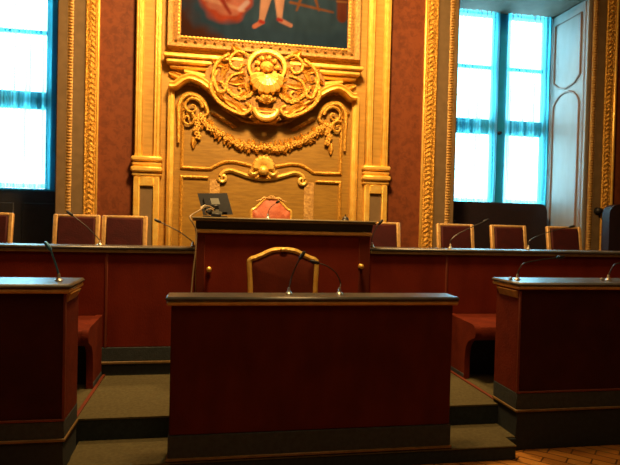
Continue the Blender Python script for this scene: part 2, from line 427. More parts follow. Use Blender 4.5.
# ------------------------------------------------------------------ carved ornament helpers (local wall coordinates, y toward camera negative)
def leaf(mb, x, z, ang, ln, wd, d0=.02, hgt=.03, curl=0, n=7):
    vs = []; fs = []
    for i in range(n):
        t = i/(n-1); a = ang+curl*t; cx = x+cos(ang+curl*t*.5)*ln*t; cz = z+sin(ang+curl*t*.5)*ln*t
        w = wd*(sin(pi*min(1, .12+t*.88))**.8)*(1+.18*(i % 2)); nx, nz = -sin(a), cos(a)
        h = d0+hgt*sin(pi*(.15+.75*t))
        vs += [(cx-nx*w, -d0*.4, cz-nz*w), (cx-nx*w*.5, -h*.8, cz-nz*w*.5), (cx, -h*.62, cz), (cx+nx*w*.5, -h*.8, cz+nz*w*.5), (cx+nx*w, -d0*.4, cz+nz*w)]
    for i in range(n-1):
        for k in range(4): fs.append((i*5+k, i*5+k+1, (i+1)*5+k+1, (i+1)*5+k))
    mb.add(vs, fs)
def fan(mb, x, z, r, a0, a1, n, w, d=.03, r0=.15):
    for i in range(n):
        a = a0+(a1-a0)*i/(n-1); k = 1-.22*abs(2*i/(n-1)-1)**2
        p = [(x+cos(a)*r*k*t, -d*(.7+.7*sin(pi*t*.9)), z+sin(a)*r*k*t) for t in (r0, .35, .6, .85, 1)]
        mb.tube(p, [w*.35, w*.6, w*.9, w*1.1, w*.5], 7)
def flower(mb, x, z, r, d=.02):
    for k in range(5):
        a = 2*pi*k/5+x*9; mb.blob((x+cos(a)*r*.55, -d, z+sin(a)*r*.55), (r*.45, r*.35, r*.45), 6, 4)
    mb.blob((x, -d-r*.3, z), r*.32, 6, 4)

# cartouche
cc = W(265, 88); CZ = (W(235, 88)[1]+W(296, 90)[1])/2
px = (wx(316)-wx(214))/102.0               # metres per photo pixel at the wall
car = thing('cartouche', 'large gilded rococo cartouche with shell and scrolls under the painting', 'cartouche', (CX, BW-.11, CZ-.06))
c_ = lambda dx, dy: (dx*px, -dy*px)        # offsets in survey units, dy downward
car.scale = (1.12, 1, 1.04)
# back shield
out = [(-52, -22), (-30, -34), (-14, -38), (0, -39), (14, -38), (30, -34), (52, -22), (56, -6), (50, 8), (40, 17), (27, 26), (14, 31), (0, 32), (-14, 31), (-27, 26), (-40, 17), (-50, 8), (-56, -6)]
sp = [c_(a*.93, b*.86) for a, b in smooth_path(out, 4, True)]
mb = MB(); mb.prism(sp, -.05, .11); mb.prism([(a*.86, b*.86) for a, b in sp], -.085, -.04); mb.build('shield', ANTIQUE_SHADE, car)  # dark colour stands in for crevice shade between the carving
# top ring
mb = MB()
ring = [(c_(0, -20)[0]+15.5*px*cos(t*2*pi/24), -.12, c_(0, -20)[1]+14.5*px*sin(t*2*pi/24)) for t in range(25)]
ring = ring[20:24]+ring[:16]
mb.tube(ring, [.012+.02*sin(pi*(k+.5)/len(ring)) for k in range(len(ring))], 7); ringo = mb.build('ring', GOLD, car)
mb = MB(); x, z = c_(0, -20)
for k in range(9): a = k*2*pi/9; mb.blob((x+cos(a)*8.5*px, -.13, z+sin(a)*8.5*px), (.035, .03, .035), 7, 5)
mb.blob((x, -.14, z), (.08, .05, .07), 10, 6); leaf(mb, x, z, pi/2, .2, .05, .12, .05); leaf(mb, x, z, pi/4, .17, .045, .12, .05); leaf(mb, x, z, 3*pi/4, .17, .045, .12, .05)
mb.build('rosette', GOLDC, ringo)
# main shell
mb = MB(); x, z = c_(0, -9); fan(mb, x, z+.06, 19*px, radians(200), radians(340), 9, .045, .14); mb.blob((x, -.16, z), (.06, .04, .05)); mb.build('shell', GOLD, car)
# scrolls
for s_ in (1, -1):
    mb = MB()
    def q(pl, r): mb.tube([(s_*a*px, -.10, -b*px) for a, b in smooth_path(pl, 5)], r, 7)
    q([(16, -30), (24, -33), (31, -27), (30, -19), (24, -17), (21, -22)], .018)
    q([(32, -30), (40, -24), (45, -14), (44, -3), (40, 5), (35, 3), (36, -2)], .022)
    q([(42, -14), (47, 0), (42, 12), (30, 21), (19, 24), (13, 18), (17, 14)], .024)
    q([(20, -14), (30, -10), (34, 0), (27, 8), (21, 4), (24, 0)], .017)
    mb.build('side_scroll', GOLDC, car)
    mb = MB()
    for (a, b, an, ln, wd) in ((18, -6, -20, 16, 4), (30, 14, -150, 18, 4), (38, -8, 100, 16, 4), (24, 18, 20, 14, 4), (20, -30, 30, 14, 4), (12, 24, -160, 12, 4), (45, 6, 60, 10, 3.5), (34, -18, 10, 14, 3.5), (14, 4, 60, 12, 3.5), (22, 10, 120, 12, 3)):
        aa = radians(an); aa = aa if s_ == 1 else pi-aa
        leaf(mb, s_*a*px, -b*px, aa, ln*px, wd*px, .09, .05, .5*s_)
    for k in range(26):
        a = random.uniform(12, 46); b = random.uniform(-30, 18)*(1-a/90); leaf(mb, s_*a*px, -b*px, random.uniform(0, 6.28), random.uniform(6, 10)*px, 2*px, .10, .035, .4)
    for k in range(15):
        t = k/14; flower(mb, s_*(8+30*t)*px, -(2+12*sin(pi*t)-4*t-2)*px, (1.7+.6*(k % 2))*px, .11)
    mb.build('foliage', DIMGOLD, car)
mb = MB()
mb.tube([(cos(a)*10*px, -.13, -(18*px)+sin(a)*9*px) for a in [radians(180+k*15) for k in range(13)]], [.02+.022*sin(pi*k/12) for k in range(13)], 8)
mb.build('crescent', GOLD, car)
mb = MB()
for k in range(7): flower(mb, (k-3)*2.4*px, -(9+.4*(k-3)**2*-1+3)*px, 2*px, .12)
fan(mb, 0, -14*px, 9*px, radians(40), radians(140), 5, .03, .12); mb.build('blossom_cluster', GOLDC, car)

# shelf moulding either side of the cartouche, and acanthus
shz = (W(172, 54)[1]+W(357, 70)[1])/2-.11
sx0 = -(wx(361.5, 68)-wx(167, 55))/2
sh = thing('cornice_shelf', 'gilded shelf moulding with acanthus leaves directly below the painting frame', 'cornice', (CX, BW, shz))
for s_ in (1, -1):
    xi = -14*px
    mb = MB()
    a, b = (sx0, -22*px) if s_ == 1 else (22*px, -sx0)
    mb.box(a, b, -.20, 0, .03, .085, .015); mb.box(a+.03*(s_ == 1), b-.03*(s_ == -1), -.16, 0, -.035, .032, .02); mb.box(a+.07*(s_ == 1), b-.07*(s_ == -1), -.10, 0, -.085, -.034, .02)
    mb.build('shelf', GOLD, sh)
    mb = MB()
    for k in range(5):
        leaf(mb, -s_*(-sx0-.06-k*.16), -.13-.025*k, (0 if s_ == 1 else pi)+(-.25 if s_ == 1 else .25), .26, .05+.008*k, .03, .05, (.5 if k % 2 else -.3)*s_)
    for k in range(6):
        leaf(mb, -s_*(-sx0-.16-k*.10), -.17-.02*k, (-.9 if s_ == 1 else pi+.9), .13, .035, .03, .04, .4*s_)
    mb.build('acanthus', GOLDC, sh)
    mb = MB(); mb.tube([(s_*a*px, -.07, -b*px) for a, b in smooth_path([(-78, 8), (-66, 10), (-56, 13), (-47, 20), (-42, 26), (-43, 31), (-48, 31), (-49, 27)], 5)], [.02+.018*sin(pi*i/35) for i in range(36)], 7)
    mb.build('volute', GOLD, sh)

# niche garland with two rocaille ears, and lower shell
gar = thing('garland', 'gilded leaf and flower garland draped between two scroll ears in niche', 'garland', (CX, BW-.004, CZ))
gL = [W(203, 119), W(212, 128), W(224, 136), W(240, 144), W(256, 148)]; gR = [W(326, 126), W(317, 134), W(306, 141), W(293, 146), W(278, 148.5)]
gh = [(-(b[0]-a[0])/2, (a[1]+b[1])/2-CZ) for a, b in zip(gL, gR)]
gp = smooth_path(gh+[(-x, z) for x, z in reversed(gh)], 8)
mb = MB(); mb.tube([(x, -.03, z) for x, z in gp], .02, 6)
for i, (x, z) in enumerate(gp):
    if i % 2 == 0: flower(mb, x+random.uniform(-.015, .015), z+random.uniform(-.02, .02), random.uniform(.035, .055), .05)
    for s_ in (1, -1):
        leaf(mb, x, z, s_*radians(random.uniform(30, 110))+(pi if random.random() < .5 else 0), random.uniform(.07, .11), .022, .03, .035, .3)
mb.build('swag', DIMGOLD, gar)
for s_ in (1, -1):
    ex = s_*(gh[0][0]-.03); ez = gh[0][1]
    mb = MB()
    pts = smooth_path([(s_*a*px, -.04, ez-b*px) for a, b in ((-82, 25), (-82, 5), (-82, -12), (-76, -21), (-66, -21), (-58, -14), (-55, -6), (-58, -2))], 5)
    mb.tube(pts, [.018+.016*sin(pi*i/(len(pts)-1)) for i in range(len(pts))], 7)
    spiral(mb, s_*(-70)*px, ez+10*px, .13, 1.3, 0 if s_ == 1 else pi, 1*s_, .022, 0, .05)
    spiral(mb, s_*(-74)*px, ez-2*px, .09, 1.3, 1, -1*s_, .02, 0, .05)
    for k in range(9): leaf(mb, s_*(-78+2.6*k)*px, ez+(14-2.8*k)*px, radians(200+25*k) if s_ == 1 else pi-radians(200+25*k), .12, .03, .03, .035, .5)
    for k in range(6): flower(mb, s_*(-66+1.2*(k % 3))*px, ez-(2+3.2*k)*px, .045, .05)
    leaf(mb, s_*(-68)*px, ez-18*px, -pi/2, .16, .035, .03, .03)
    for k in range(5): leaf(mb, s_*(-52+4.5*k)*px, ez+(6-2.6*k)*px, radians(-30) if s_ == 1 else pi+radians(30), .11, .022, .02, .03, .6*s_)
    mb.build('rocaille_ear', DIMGOLD, gar)
szc = (W(262, 166)[1]+W(265, 166)[1])/2
shl = thing('shell_ornament', 'small gilded scallop shell at centre of the lower niche moulding', 'ornament', (CX, BW-.02, szc))
mb = MB(); fan(mb, 0, -.05, 13*px, radians(12), radians(168), 9, .04, .05); mb.build('scallop', GOLD, shl)
mb = MB(); mb.blob((0, -.07, -.07), (.07, .05, .06))
for s_ in (1, -1): spiral(mb, s_*.12, -.07, .06, 1.2, 0 if s_ == 1 else pi, -s_, .025, 0, .05); leaf(mb, s_*.04, -.1, -pi/2+s_*.7, .1, .03, .03, .03)
mb.build('scroll_base', GOLD, shl)

# ------------------------------------------------------------------ the painting
pz = (W(180, 50)[1]+W(355, 60)[1])/2-.03
pxl, pxr = CX-(wx(361.5, 55)-wx(172, 48))/2, CX+(wx(361.5, 55)-wx(172, 48))/2
ptop = pz+2.9
fw = .165
pic = thing('framed_painting', 'huge dark oil painting of a standing figure in carved gold frame', 'painting', (CX, BW, pz))
lx0, lx1 = pxl-CX, pxr-CX; H_ = ptop-pz
mb = MB()
ctr = [(lx0+fw/2, fw/2), (lx1-fw/2, fw/2), (lx1-fw/2, H_-fw/2), (lx0+fw/2, H_-fw/2)]
mb.sweep(ctr, [(-fw/2, 0), (-fw/2, .09), (-.07, .13), (-.04, .12), (0, .075), (.04, .085), (.07, .07), (fw/2, .06), (fw/2, 0)], 0, True)
frm = mb.build('frame', ANTIQUE_SHADE, pic)
mb = MB()
for k in range(46):
    t = (k+.5)/46; x = lx0+fw+.0+(lx1-lx0-2*fw)*t
    mb.blob((x, -.09, fw-.024), (.024, .018, .017), 6, 4)
for k in range(56):
    z = fw+.02+k*.045
    for x in (lx0+fw-.022, lx1-fw+.022): mb.blob((x, -.085, z), (.013, .014, .020), 6, 4)
mb.build('bead_edge', GOLD, frm)
mb = MB()
for k in range(40):
    x = lx0+.05+(lx1-lx0-.1)*(k+.5)/40; leaf(mb, x, .02, pi/2+.5*(1 if k % 2 else -1), .09, .02, .11, .03)
mb.build('carved_edge', ANTIQUE_SHADE, frm)
# canvas, coloured per vertex
NX, NZ = 150, 190
vs = []; fs = []; cols = []
cx0, cx1, cz0, cz1 = lx0+fw-.01, lx1-fw+.01, fw-.01, H_-fw+.01
def P(a, b): X, Z = W(a, b); return (X-CX, Z-pz)
def seg_d(p, a, b):
    ax, az = a; bx_, bz_ = b; dx, dz = bx_-ax, bz_-az; L2 = dx*dx+dz*dz
    t = max(0, min(1, ((p[0]-ax)*dx+(p[1]-az)*dz)/L2)) if L2 else 0
    return math.hypot(p[0]-ax-t*dx, p[1]-az-t*dz), t
shp = []
def ell(c, rx, rz, col, soft=.15, rot=0): shp.append(('e', c, rx, rz, col, soft, rot))
def lim(a, b, ra, rb, col, soft=.015): shp.append(('l', a, b, ra, rb, col, soft))
TEAL = (.035, .10, .12); SKIN = (.80, .50, .22); RED = (.55, .10, .03); BRN = (.12, .045, .015)
ell(P(280, 24), 1.22, .42, TEAL, .25, -.12)
ell(P(300, 14), .85, .26, (.045, .12, .13), .3)
ell(P(225, -8), .34, .42, RED, .2)
for dx, dy, r in ((214, 6, .10), (226, 10, .13), (238, 5, .11), (233, 13, .08)): ell(P(dx, dy), r, r*.7, (.68, .27, .12), .5)
lim(P(205, 0), P(243, 12), .03, .02, (.8, .45, .2), .03); lim(P(222, 2), P(230, 15), .03, .02, (.35, .05, .02), .03)
lim(P(240, 11), P(247, 4), .03, .03, (.75, .6, .4), .03)
for a, b in (((290, 4), (332, 14)), ((300, 1), (296, 12)), ((315, 2), (318, 12))): lim(P(*a), P(*b), .018, .012, (.32, .14, .03), .02)
lim(P(341, -30), P(341, 19), .07, .07, (.20, .06, .02), .02); lim(P(336, 3), P(346, 4), .012, .012, (.4, .2, .05), .01)
lim(P(268, -28), P(266, -2), .11, .075, SKIN); lim(P(266, -2), P(261, 23), .072, .032, SKIN); lim(P(261, 24), P(254, 28), .03, .028, (.72, .28, .12)); lim(P(260, 23), P(263, 24), .025, .02, (.55, .06, .03))
lim(P(281, -28), P(279, -2), .11, .075, SKIN); lim(P(279, -2), P(279, 20), .07, .032, SKIN); lim(P(280, 22), P(290, 27), .03, .026, (.76, .42, .2)); lim(P(278, 21), P(281, 22), .025, .02, (.55, .06, .03))
ell(P(274, -52), .34, .40, (.55, .42, .22), .2); lim(P(274, -95), P(274, -60), .25, .28, (.16, .22, .4), .05)
lim(P(262, -92), P(235, -62), .09, .06, (.16, .22, .4), .03); lim(P(288, -92), P(318, -70), .09, .06, (.16, .22, .4), .03)
ell(P(274, -112), .115, .15, SKIN, .15); ell(P(274, -119), .15, .12, (.5, .45, .38), .4)
def colour(x, z):
    n = noise.noise(Vector((x*2.2, z*2.2, 3)))*.5+.5
    c = [BRN[i]*(.45+.9*n) for i in range(3)]
    if z > 1.2: c = [a*.7+.02 for a in c]
    for s in shp:
        if s[0] == 'e':
            _, q, rx, rz, col, soft, rot = s; dx, dz = x-q[0], z-q[1]
            dx, dz = dx*cos(rot)+dz*sin(rot), -dx*sin(rot)+dz*cos(rot)
            r = math.hypot(dx/rx, dz/rz)+(noise.noise(Vector((x*7, z*7, 9)))*.12); a = max(0, min(1, (1-r)/soft+.5))
        else:
            _, p, q, ra, rb, col, soft = s; d, t = seg_d((x, z), p, q); a = max(0, min(1, (ra+(rb-ra)*t-d)/soft+.5))
        if a > 0:
            k = .75+.5*(noise.noise(Vector((x*11, z*6, 1)))*.5+.5)
            c = [c[i]*(1-a)+col[i]*a*k for i in range(3)]
    return c
for j in range(NZ+1):
    for i in range(NX+1):
        x = cx0+(cx1-cx0)*i/NX; z = cz0+(cz1-cz0)*(j/NZ); vs.append((x, -.03, z)); cols.append(colour(x, z))
for j in range(NZ):
    for i in range(NX): a = j*(NX+1)+i; fs.append((a, a+1, a+NX+2, a+NX+1))
cm, ct, cb = nt('oil_paint'); va = ct.nodes.new('ShaderNodeVertexColor'); va.layer_name = 'Col'; ct.links.new(va.outputs[0], cb.inputs['Base Color']); cb.inputs['Roughness'].default_value = .9; cb.inputs['Specular IOR Level'].default_value = .05
mb = MB(); mb.add(vs, fs); cv = mb.build('canvas', cm, pic)
ca = cv.data.color_attributes.new('Col', 'FLOAT_COLOR', 'POINT')
for i, c in enumerate(cols): ca.data[i].color = (c[0]*.19, c[1]*.16, c[2]*.27, 1)

# ------------------------------------------------------------------ window surrounds (carved gilt strips with a taupe band)
def rope(u, z):
    e = min(u, 1-u)
    if e < .16: return .030+.012*sin(pi*e/.16)
    return .024+(.026*abs(sin(z*2*pi/.13+(2.6 if u > .5 else -2.6)*(u-.5)*2.4))**.7+.014*noise.noise(Vector((u*7, z*22, 2))))*max(0, sin(pi*(u-.1)/.8))**.6
def bead(u, z): return .018+.022*abs(sin(z*2*pi/.075))*sin(pi*u)
n_trim = [10]
def surround(parts):
    for kind, a, b, z0, z1 in parts:
        mb = MB(); 
        if kind == 'flat': mb.box(a, b, YW-.02, YW+.001, z0, z1, .003); m_ = TAUPE
        elif kind == 'line': mb.box(a, b, YW-.045, YW+.001, z0, z1, .012); m_ = GOLD
        else:
            nz = int((z1-z0)/.0125); mb.relief(a, b, z0, z1, YW, rope if kind == 'rope' else bead, 10, nz); mb.box(a, b, YW-.015, YW+.001, z0, z1); m_ = GOLDC if kind == 'rope' else GOLDD
        struct(mb.build('trim_%d' % n_trim[0], m_, smooth=True)); n_trim[0] += 1
zt_ = 5.0
surround([('line', wx(96.5, 130), wx(98.5, 130), ZD, zt_), ('rope', wx(84.5, 130), wx(96.5, 130), ZD, zt_), ('flat', wx(72.5, 130), wx(84.5, 130), ZD, zt_), ('bead', wx(66.5, 130), wx(72.5, 130), ZD, zt_), ('flat', wx(57, 130), wx(66.5, 130), ZD, zt_)])
surround([('rope', wx(423.5, 130), wx(435, 130), ZD, zt_), ('line', wx(421.5, 130), wx(423.5, 130), ZD, zt_), ('flat', wx(435, 130), wx(446.5, 130), ZD, zt_), ('bead', wx(446.5, 130), wx(452, 130), ZD, zt_), ('flat', wx(452, 130), WRl, ZD, zt_)])
surround([('bead', WRr, wx(594, 130), ZD, zt_), ('flat', wx(594, 130), wx(602, 130), ZD, zt_), ('rope', wx(602, 130), wx(611, 130), ZD, zt_), ('line', wx(611, 130), wx(613.5, 130), ZD, zt_)])
surround([('flat', WRl, WRr, WT+.02, WT+.2), ('flat', WLl, WLr, WT+.02, WT+.2), ('line', WRl, WRr, WT+.2, WT+.26), ('line', WLl, WLr, WT+.2, WT+.26), ('rope', WLl-.2, WLl-.02, ZD, zt_)])

# ------------------------------------------------------------------ windows
zb_c = (gz(500, 204)+gz(25, 188))/2; ztop_c = gz(500, 8); zbar1 = gz(500, 68.5); zbt = gz(500, 120); zbb = gz(500, 135)
def gx(p, y=110): return at(p, y, YG)[0]
def window(n, x_in, mull, x_out, mw, left_edge, right_edge):
    w = bpy.data.objects.new('window_%d' % n, None); COL.objects.link(w); w['kind'] = 'structure'; w.location = ((left_edge+right_edge)/2, YG, zb_c)
    ox = (left_edge+right_edge)/2
    X = lambda v: v-ox; Z = lambda v: v-zb_c
    mb = MB(); top = WT-.03
    mb.box(X(left_edge+.02), X(x_in), -.03, .06, Z(zb_c-.03), Z(top), .008); mb.box(X(x_out), X(right_edge-.02), -.03, .06, Z(zb_c-.03), Z(top), .008)
    mb.box(X(x_in), X(x_out), -.03, .06, Z(ztop_c), Z(top), .008); mb.box(X(x_in), X(x_out), -.03, .06, Z(zb_c-.03), Z(zb_c), .008)
    mb.box(X(mull-mw/2), X(mull+mw/2), -.04, .06, Z(zb_c), Z(ztop_c), .01)
    mb.build('window_frame', FRAMEM, w)
    for a, b in ((x_in, mull-mw/2), (mull+mw/2, x_out)):
        mb = MB()
        for u in (a, b-.05): mb.box(X(u), X(u+.05), -.02, .05, Z(zb_c), Z(ztop_c), .006)
        mb.build('sash_stile', FRAMEM, w)
        mb = MB(); mb.box(X(a), X(b), -.01, .05, Z(zbar1-.025), Z(zbar1+.025), .006); mb.build('glazing_bar', FRAMEM, w)
        mb = MB(); mb.box(X(a), X(b), -.01, .05, Z(zbb), Z(zbt), .006); mb.build('transom', FRAMEM, w)
        for z0, z1 in ((zb_c, zbb), (zbt, zbar1-.025), (zbar1+.025, ztop_c)):
            mb = MB(); mb.box(X(a), X(b), .02, .026, Z(z0), Z(z1)); mb.build('pane', GLASS, w)
    mb = MB(); mb.lathe([(.012, 0), (.03, .005), (.03, .02), (.018, .03), (.02, .06), (.0, .065)], (X(mull), -.04, Z((zbb+zbt)/2-.1)), 12, 'Y'); mb.build('latch', BLACK, w)
    # dark lower panel
    mb = MB(); mb.box(X(left_edge+.02), X(right_edge-.02), -.02, .08, ZD-zb_c, -.03, .005)
    k = 3; wd = (right_edge-left_edge-.2)/k
    for i in range(k):
        a = left_edge+.1+wd*i; mb.box(X(a+.05), X(a+wd-.05), -.045, -.018, ZD+.15-zb_c, -.2, .012)
    mb.build('lower_panel', DARKWOOD, w)
    return w
m2 = (gx(494)+gx(503))/2; mw2 = .15
window(2, m2-mw2/2-.78, m2, gx(544), mw2, WRl, WRr)
m1 = gx(50)-.74-mw2/2
window(1, m1-mw2/2-.74, m1, gx(50), mw2, WLl, WLr)

def curtain(x0, x1, label):
    w = x1-x0; n = 110; nz = 24; amp = .018
    o = thing('sheer_curtain', label, 'curtain', ((x0+x1)/2, YG-.09, zb_c))
    vs = []; fs = []
    ph = x0*7
    for j in range(nz+1):
        z = (ztop_c+.02-zb_c)*j/nz
        for i in range(n+1):
            u = i/n; x = (u-.5)*w
            y = amp*sin(u*w*58+ph+.5*sin(u*9))*(.6+.4*sin(u*w*17+ph))+.004*sin(z*6+u*8)
            vs.append((x, y, z+(.012*sin(u*w*30) if j == 0 else 0)))
    for j in range(nz):
        for i in range(n): a = j*(n+1)+i; fs.append((a, a+1, a+n+2, a+n+1))
    mb = MB(); mb.add(vs, fs); vo = mb.build('voile', VOILE, o)
    def wy(x, z): u = x/w+.5; return amp*sin(u*w*58+ph+.5*sin(u*9))*(.6+.4*sin(u*w*17+ph))+.004*sin(z*6+u*8)-.006
    for u0, u1, v0, v1 in ((-.5, -.5+.045/w, 0, 1), (.5-.045/w, .5, 0, 1), (-.5+.045/w, .5-.045/w, 0, .02), (-.5+.045/w, .5-.045/w, .985, 1)):
        hv = []; hf = []; a_ = max(4, int((u1-u0)*110)); b_ = max(2, int((v1-v0)*24)); zz = ztop_c+.02-zb_c
        for j in range(b_+1):
            for i in range(a_+1): x = w*(u0+(u1-u0)*i/a_); z = zz*(v0+(v1-v0)*j/b_); hv.append((x, wy(x, z), z))
        for j in range(b_):
            for i in range(a_): q0 = j*(a_+1)+i; hf.append((q0, q0+1, q0+a_+2, q0+a_+1))
        MB().add(hv, hf).build('hem', HEM, vo)
    mb = MB(); mb.tube([(-w/2-.01, 0, ztop_c+.02-zb_c), (w/2+.01, 0, ztop_c+.02-zb_c)], .009, 8); mb.build('curtain_rod', FRAMEM, o)
    return o
g_ = .012
curtain(m2-mw2/2-.80, m2-mw2/2+.005, 'sheer white curtain on the left casement of the right window')
curtain(m2+mw2/2-.005, gx(544)+.03, 'sheer white curtain on the right casement, beside the open shutter')
curtain(m1+mw2/2, gx(50)+.04, 'sheer white curtain glowing in the window at far left')

# open shutter folded into the right reveal
sx = WRr-.035; sy0, sy1 = YW+.03, YG-.06
shut = thing('window_shutter', 'tall pale panelled shutter folded open in right window reveal', 'shutter', (sx, (sy0+sy1)/2, ZD))
hs = WT-.05-ZD; my = (sy0+sy1)/2
mb = MB(); mb.box(-.02, .015, sy0-my, sy1-my, .02, hs, .006); leafo = mb.build('leaf', SHUT, shut)
def wall_y(name, pts, m_, w=.018):
    mb = MB(); mb.tube([(-.026, a, b) for a, b in pts], w, 6, False); mb.build(name, m_, leafo)
zmid = at(570, 84, YW+.4)[1]-ZD
ya, yb = -.30, .34
up = [(ya, zmid+.10), (ya, hs-.16), (yb, hs-.16), (yb, zmid+.10)]
wall_y('upper_panel_moulding', up[:3]+[up[3]]+[(yb*.6, zmid+.0), ((ya+yb)/2, zmid-.04), (ya*.6, zmid+.0), (ya, zmid+.10)], SHUTL)
lo = [(ya, .2)]+[(ya, zmid-.35)]+[((ya+yb)/2+(yb-ya)/2*cos(t), zmid-.35+.25*sin(t)) for t in [pi-k*pi/10 for k in range(1, 10)]]+[(yb, zmid-.35), (yb, .2), (ya, .2)]
wall_y('lower_panel_moulding', lo, SHUTL)
mb = MB(); mb.box(-.028, -.018, -.40, -.375, .05, hs-.03); mb.build('fold_line', SHUTL, leafo)
for zz in (.6, 1.9, 3.1):
    mb = MB(); mb.tube([(-.02, sy1-my-.005, zz), (-.02, sy1-my-.005, zz+.1)], .012, 8); mb.build('hinge', STEMM, leafo)

# small dark pull on the surround
kx, kz = at(596.5, 211, YW-.02)
kn = thing('shutter_pull', 'small round black pull on the right window surround', 'knob', (kx, YW-.02, kz))
MB().lathe([(.05, 0), (.055, .01), (.03, .02), (.025, .04), (.045, .05), (.05, .075), (.03, .095), (0, .1)], (0, 0, 0), 16, 'Y').build('knob', BLACK, kn)
MB().tube([(0, -.05, 0), (.07, -.06, .012), (.13, -.06, -.005)], [.016, .014, .01], 8).build('lever', BLACK, kn)

# ------------------------------------------------------------------ desks
def desk(name, label, x0, x1, y0, y1, zt, zb, zl, zr, slab_th=.05, over=.035, face=VELVET, group=None, line=EDGEG, side=None, round_c=False, gold=EDGEG):
    """panelled council desk: body, slab, brass edge, plinth. y0 is the face; zl brass line height; zr bottom of the cloth"""
    cx = (x0+x1)/2; d = thing(name, label, 'desk', (cx, y0, zb), 0, group)
    X = lambda v: v-cx; Z = lambda v: v-zb; Yl = lambda v: v-y0
    mb = MB(); mb.box(X(x0), X(x1), 0, Yl(y1), Z(zr), Z(zt-slab_th), .008); mb.build('body', face, d)
    if side is not None:
        for u, v in ((x0-.004, x0+.02), (x1-.02, x1+.004)): MB().box(X(u), X(v), .012, Yl(y1)-.004, Z(zr), Z(zt-slab_th-.002), .003).build('side_panel', side, d)
    mb = MB(); mb.box(X(x0-over), X(x1+over), -over, Yl(y1)+over, Z(zt-slab_th*.5), Z(zt), .012); mb.build('desk_top', SLAB, d)
    mb = MB(); mb.box(X(x0-over+.008), X(x1+over-.008), -over+.008, Yl(y1)+over-.01, Z(zt-slab_th), Z(zt-slab_th*.5), .008); mb.build('brass_edge', gold, d)
    mb = MB(); mb.box(X(x0-.006), X(x1+.006), -.006, Yl(y1), Z(zl), Z(zr), .004); mb.build('plinth', PLINTH, d)
    mb = MB(); mb.box(X(x0-.014), X(x1+.014), -.014, Yl(y1), Z(zl-.016), Z(zl+.002), .004); mb.build('plinth_line', EDGED, d)
    if zl-.018 > zb+.02:
        mb = MB(); mb.box(X(x0-.002), X(x1+.002), -.002, Yl(y1), 0, Z(zl-.017), .003); mb.build('base', PLINTHD, d)
    return d
fd = desk('council_desk', 'dark red clerk desk standing front and centre with two microphones', -.222, 1.612, 3.505, 3.665, 1.122, Z1, Z1+.022, .262, .055, .035, VELVET)
# red hem line on faces
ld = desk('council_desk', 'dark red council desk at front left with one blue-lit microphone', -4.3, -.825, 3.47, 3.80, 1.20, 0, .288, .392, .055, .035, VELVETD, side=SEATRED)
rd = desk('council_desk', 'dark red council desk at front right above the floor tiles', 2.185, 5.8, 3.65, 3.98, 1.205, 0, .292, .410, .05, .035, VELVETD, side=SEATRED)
for d_, y_, a, b, z_ in ((ld, 3.47, -4.3, -.825, .392), (rd, 3.65, 2.185, 5.8, .410)):
    cx = d_.location.x
    MB().box(a-cx-.006, b-cx+.006, -.010, .01, z_, z_+.014, .003).build('lower_piping', STITCH, d_)
    xe = (b-cx) if d_ is ld else (a-cx)
    MB().box(xe-.008, xe+.008, -.009, .008, z_, 1.14, .003).build('corner_piping', STITCH, d_)
# brackets under overhanging slabs toward the aisle
for d_, sgn, xe in ((ld, 1, -.825), (rd, -1, 2.185)):
    cx = d_.location.x; mb = MB(); q = [(xe-cx, 1.14), (xe-cx+sgn*.03, 1.14), (xe-cx, 1.08)]; mb.prism(q, .02, .28); mb.build('corbel', EDGEG, d_)

ROWY = 4.95
def row(label, x0, x1, seam, zt):
    d = thing('row_desk', label, 'desk', ((x0+x1)/2, ROWY, Z2)); cx = (x0+x1)/2; X = lambda v: v-cx; Z = lambda v: v-Z2
    lo, hi = sorted((x0, x1)); a = (lo, seam-.004) ; b = (seam+.004, hi)
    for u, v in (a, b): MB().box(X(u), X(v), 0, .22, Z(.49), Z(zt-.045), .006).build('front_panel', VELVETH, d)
    MB().box(X(seam-.010), X(seam+.010), -.008, .02, Z(.49), Z(zt-.05), .003).build('seam_piping', STITCH, d)
    MB().box(X(lo), X(hi), -.03, .26, Z(zt-.026), Z(zt), .008).build('desk_top', SLAB, d)
    MB().box(X(lo), X(hi), -.024, .25, Z(zt-.055), Z(zt-.026), .006).build('brass_edge', EDGED, d)
    MB().box(X(lo), X(hi), -.008, .42, Z(Z3), Z(.49), .004).build('plinth', PLINTH, d)
    MB().box(X(lo), X(hi), -.018, .42, Z(Z3-.02), Z(Z3+.002), .004).build('plinth_line', EDGED, d)
    MB().box(X(lo), X(hi), .0, .42, 0, Z(Z3-.019), 0).build('base', PLINTHD, d)
    return d
rl = row('long dark red rear desk running left from the high desk', -4.6, -.118, -.85, 1.350)
rr = row('long dark red rear desk running right from the high desk', 1.448, 6.4, 2.2, 1.372)

# high presiding desk
HY = 4.93
hx0, hx1 = -.112, 1.442; hc = (hx0+hx1)/2
hd = thing('presiding_desk', 'tall dark red presiding desk with black cornice beneath the gilded niche', 'desk', (hc, HY, Z2))
X = lambda v: v-hc; Z = lambda v: v-Z2
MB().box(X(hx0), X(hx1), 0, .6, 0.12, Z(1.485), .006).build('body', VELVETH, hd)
MB().box(X(hx0), X(hx1), -.01, .6, 0, .125, .004).build('plinth', PLINTHD, hd)
for u, v in ((hx0+.002, hx0+.075), (hx1-.105, hx1-.002)):
    stile = MB().box(X(u), X(v), -.012, .02, .14, Z(1.483), .006).build('corner_stile', VELVET, hd)
    pxk, pyk = (209, 269) if u < 0 else (360, 266)
    a, b = at(pxk, pyk, HY)
    MB().lathe([(.02, 0), (.022, .006), (.010, .012), (.010, .024), (.021, .034), (.022, .046), (.012, .056), (0, .058)], (X(a), -.01, Z(b)), 14, 'Y').build('knob', GOLD, stile)
